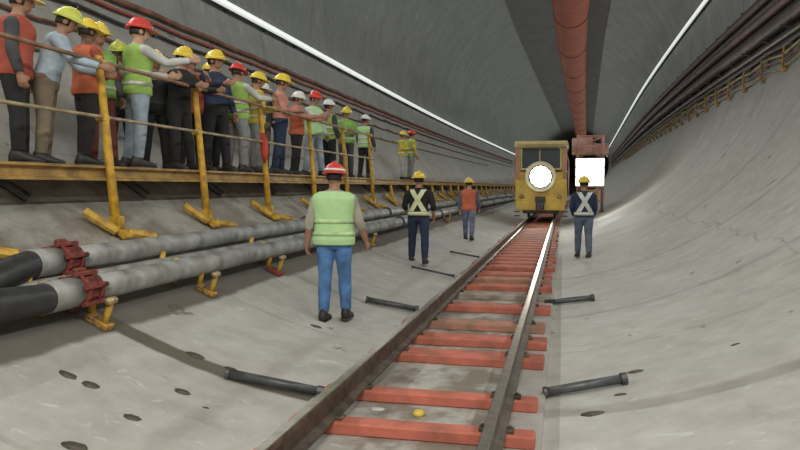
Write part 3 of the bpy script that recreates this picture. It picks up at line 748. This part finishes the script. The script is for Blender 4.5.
for k in range(5): mb.box((0, -.15, .66 + k * .06), (.36, .03, .02))
mb.build('grille', M_STEEL, loco)
def lamp(parent, c, r, strength, n=28):
    mb = MB(); mb.tube([(c[0], c[1] + .22, c[2]), (c[0], c[1] + .10, c[2]), (c[0], c[1] - .06, c[2])], [r * .45, r * .9, r * 1.08], n); h = mb.build('headlight', M_STEEL, parent, True)
    mb = MB(); mb.ell((c[0], c[1] - .055, c[2]), (r, .05, r), n, 6); mb.build('lens', emis('headlight_lens', (1, .96, .82), strength), h, True)
lamp(loco, (.0, -.06, 1.78), .45, 9)  # lens oversized so that its disc takes in the lamp's glare
mb = MB(); n_ = 32
mb.loft([[(q * math.cos(2 * PI * j / n_), yy, 1.78 + q * math.sin(2 * PI * j / n_)) for j in range(n_)] for q, yy in ((.46, -.09), (.62, -.20), (.64, -.19), (.58, .0), (.46, .0))], False)
mb.build('glow_ring', mat('glow_ring_cream', (.80, .72, .50), .3, .2, .04, 3), loco, True)  # cream ring added round the lens to imitate the headlight's soft glow
for sx in (-1, 1):
    mb = MB(); mb.tube([(sx * .78, -.02, .95), (sx * .78, -.10, .95)], .09, 14); h = mb.build('marker_lamp', M_STEEL, loco)
    mb = MB(); mb.ell((sx * .78, -.10, .95), (.07, .03, .07), 12, 6); mb.build('lens', mat('amber_lens', (.6, .3, .1), .2), h, True)
    mb = MB(); mb.tube([(sx * 1.12, .1, .9), (sx * 1.14, .08, 1.2), (sx * 1.14, .08, 2.4), (sx * 1.08, .1, 2.6)], .02, 7); mb.build('handrail', M_LP, loco, True)
    mb = MB(); mb.box((sx * 1.0, .35, .30), (.25, .4, .04), None, .01); mb.box((sx * 1.0, .35, .12), (.25, .4, .04), None, .01); mb.build('step', M_STEEL, loco)
for sx in (-GA, GA):
    for yy in (1.3, 5.4):
        mb = MB(); mb.tube([(sx - .05, yy, .30), (sx + .05, yy, .30)], .29, 22); mb.tube([(sx + (.04 if sx < 0 else -.04) - .012, yy, .30), (sx + (.04 if sx < 0 else -.04) + .012, yy, .30)], .33, 22)
        w = mb.build('wheel', M_STEEL, loco)
        mb = MB(); mb.tube([(sx - .07, yy, .30), (sx + .07, yy, .30)], .08, 12); mb.build('hub', M_LY, w)
l = bpy.data.lights.new('headlight_beam', 'SPOT'); l.energy = 500; l.color = (1, .95, .82); l.spot_size = math.radians(70); l.spot_blend = .9; l.shadow_soft_size = .3
o = bpy.data.objects.new('headlight_beam', l); COL.objects.link(o); o.location = (lx, LY - .25, 2.07); o.rotation_euler = Vector((.12, -1, -.10)).to_track_quat('-Z', 'Y').to_euler()

# ------------------------------------------------------------------ floodlight tower beside the locomotive
fx, fy = 1.18, 33.0
ft = empty('floodlight_tower', (fx, fy, 0), 0, 'tall faded red floodlight tower blazing white beside the locomotive', 'floodlight tower')
mb = MB()
for sx in (-.55, .55):
    for yy in (-.45, .45):
        mb = MB(); mb.tube([(sx, yy, zf(fx + sx, fy) + .02), (sx, yy, 4.05)], .045, 8); L_ = mb.build('leg', M_LP, ft, True)
        mb = MB(); mb.box((sx, yy, zf(fx + sx, fy) + .03), (.2, .2, .05)); mb.build('foot', M_STEEL, L_)
for z0, z1 in ((1.0, 1.7), (3.05, 3.5), (3.5, 4.0)):
    for yy in (-.45, .45):
        for q0, q1 in (((-.55, yy, z0), (.55, yy, z1)), ((.55, yy, z0), (-.55, yy, z1)), ((-.55, yy, z1), (.55, yy, z1))):
            mb = MB(); mb.tube([q0, q1], .024, 6); mb.build('brace', M_LP, ft)
tag(lp('machine_box', mat('pink_steel', (.58, .36, .30), .5, 0, .2, 2), [((-.35, .1, 3.55), (.9, .8, .75)), ((.45, .1, 3.42), (.7, .7, .5))], ft), 'faded pink box on top')
lp('control_cabinet', M_LY, [((0, .1, 1.3), (.8, .6, .6))], ft)
hh = lp('lamp_housing', M_STEEL, [((-.02, -.45, 2.38), (1.30, .26, 1.30))], ft)
for ix in range(3):
    for iz in range(3):
        mb = MB(); mb.box((-.02 + (ix - 1) * .415, -.59, 2.38 + (iz - 1) * .415), (.40, .05, .40), None, .03); mb.build('floodlight', emis('floodlight_lens', (1, .98, .90), 2.2), hh)
l = bpy.data.lights.new('floodlight_beam', 'SPOT'); l.energy = 420; l.color = (1, .98, .9); l.spot_size = math.radians(90); l.spot_blend = .8; l.shadow_soft_size = .5
o = bpy.data.objects.new('floodlight_beam', l); COL.objects.link(o); o.location = (fx, fy - .75, 2.4); o.rotation_euler = Vector((.05, -1, -.06)).to_track_quat('-Z', 'Y').to_euler()

# ------------------------------------------------------------------ litter on the floor
def litter(name, x, y, size, m, label, z=None, rz=0, cat='debris', group=None, n=15, flat=.4):
    r_ = random.Random(int(x * 100 + y * 1000)); mb = MB()
    prof = [(1 + r_.uniform(-.14, .14)) for _ in range(n)]
    zz = zf(x, y) if z is None else z
    mb.loft([[(size[0] * k * prof[j] * math.cos(2 * PI * j / n), size[1] * k * prof[j] * math.sin(2 * PI * j / n), size[2] * h) for j in range(n)] for h, k in ((0, .95), (.45, 1), (.85, .75), (1, .4))])
    o = mb.build(name, m, None, True); o.location = (x, y, zz); o.rotation_euler = (0, -math.asin((x - CX) / R0), rz)
    return tag(o, label, cat, group)
M_MUD = mat('mud_lump', (.10, .085, .065), .9, 0, .3, 20, .4); M_PALE = mat('pale_grout', (.62, .62, .60), .8, 0, .1, 20, .3)
litter('yellow_cap', -.98, 4.80, (.045, .04, .04), mat('yellow_plastic', (.75, .55, .08), .4), 'small yellow plastic cap between the two nearest sleepers', .098, cat='cap', n=12)
litter('paper_scrap', -1.30, 4.86, (.06, .035, .012), M_PALE, 'white scrap lying between the two nearest sleepers left of the yellow cap', .098, .3, 'scrap')

spots = [(-2.69, 4.55, .05, 'dark mud lump on the floor in front of the lowest hose, beside the near seam'), (-2.70, 3.95, .045, 'dark mud lump on the floor near the lower left corner'),
         (-3.31, 4.12, .05, 'brown mud patch below the black hose, left one of a pair'), (-3.14, 4.13, .05, 'brown mud patch below the black hose, right one of a pair'),
         (-2.98, 5.25, .06, 'dark clod just beyond the near floor seam, left of the blue jeans'), (-2.66, 5.25, .045, 'small dark clod beside the far end of the nearest left bar'),
         (-2.71, 3.42, .06, 'black clod at the bottom edge of the floor, lower left'), (.60, 5.98, .05, 'flat brown clod on the floor past the end of the nearest right bar'),
         (.22, 5.05, .06, 'dark clod on the floor right of the second sleeper'), (-2.44, 4.43, .02, 'tiny dark stone on the floor left of the nearest rail'),
         (.44, 5.42, .035, 'small brown stone on the floor below the nearest right bar'), (1.37, 6.06, .03, 'small stone alone on the right slope of the floor'),
         (-2.60, 7.15, .05, 'dark clod at the heels of the green vest walker')]
for x, y, q, lab in spots:
    litter('mud_clod', x, y, (q * 1.35, q * .85, q * .22), M_MUD, lab, group='mud clods on the floor', cat='mud clod')
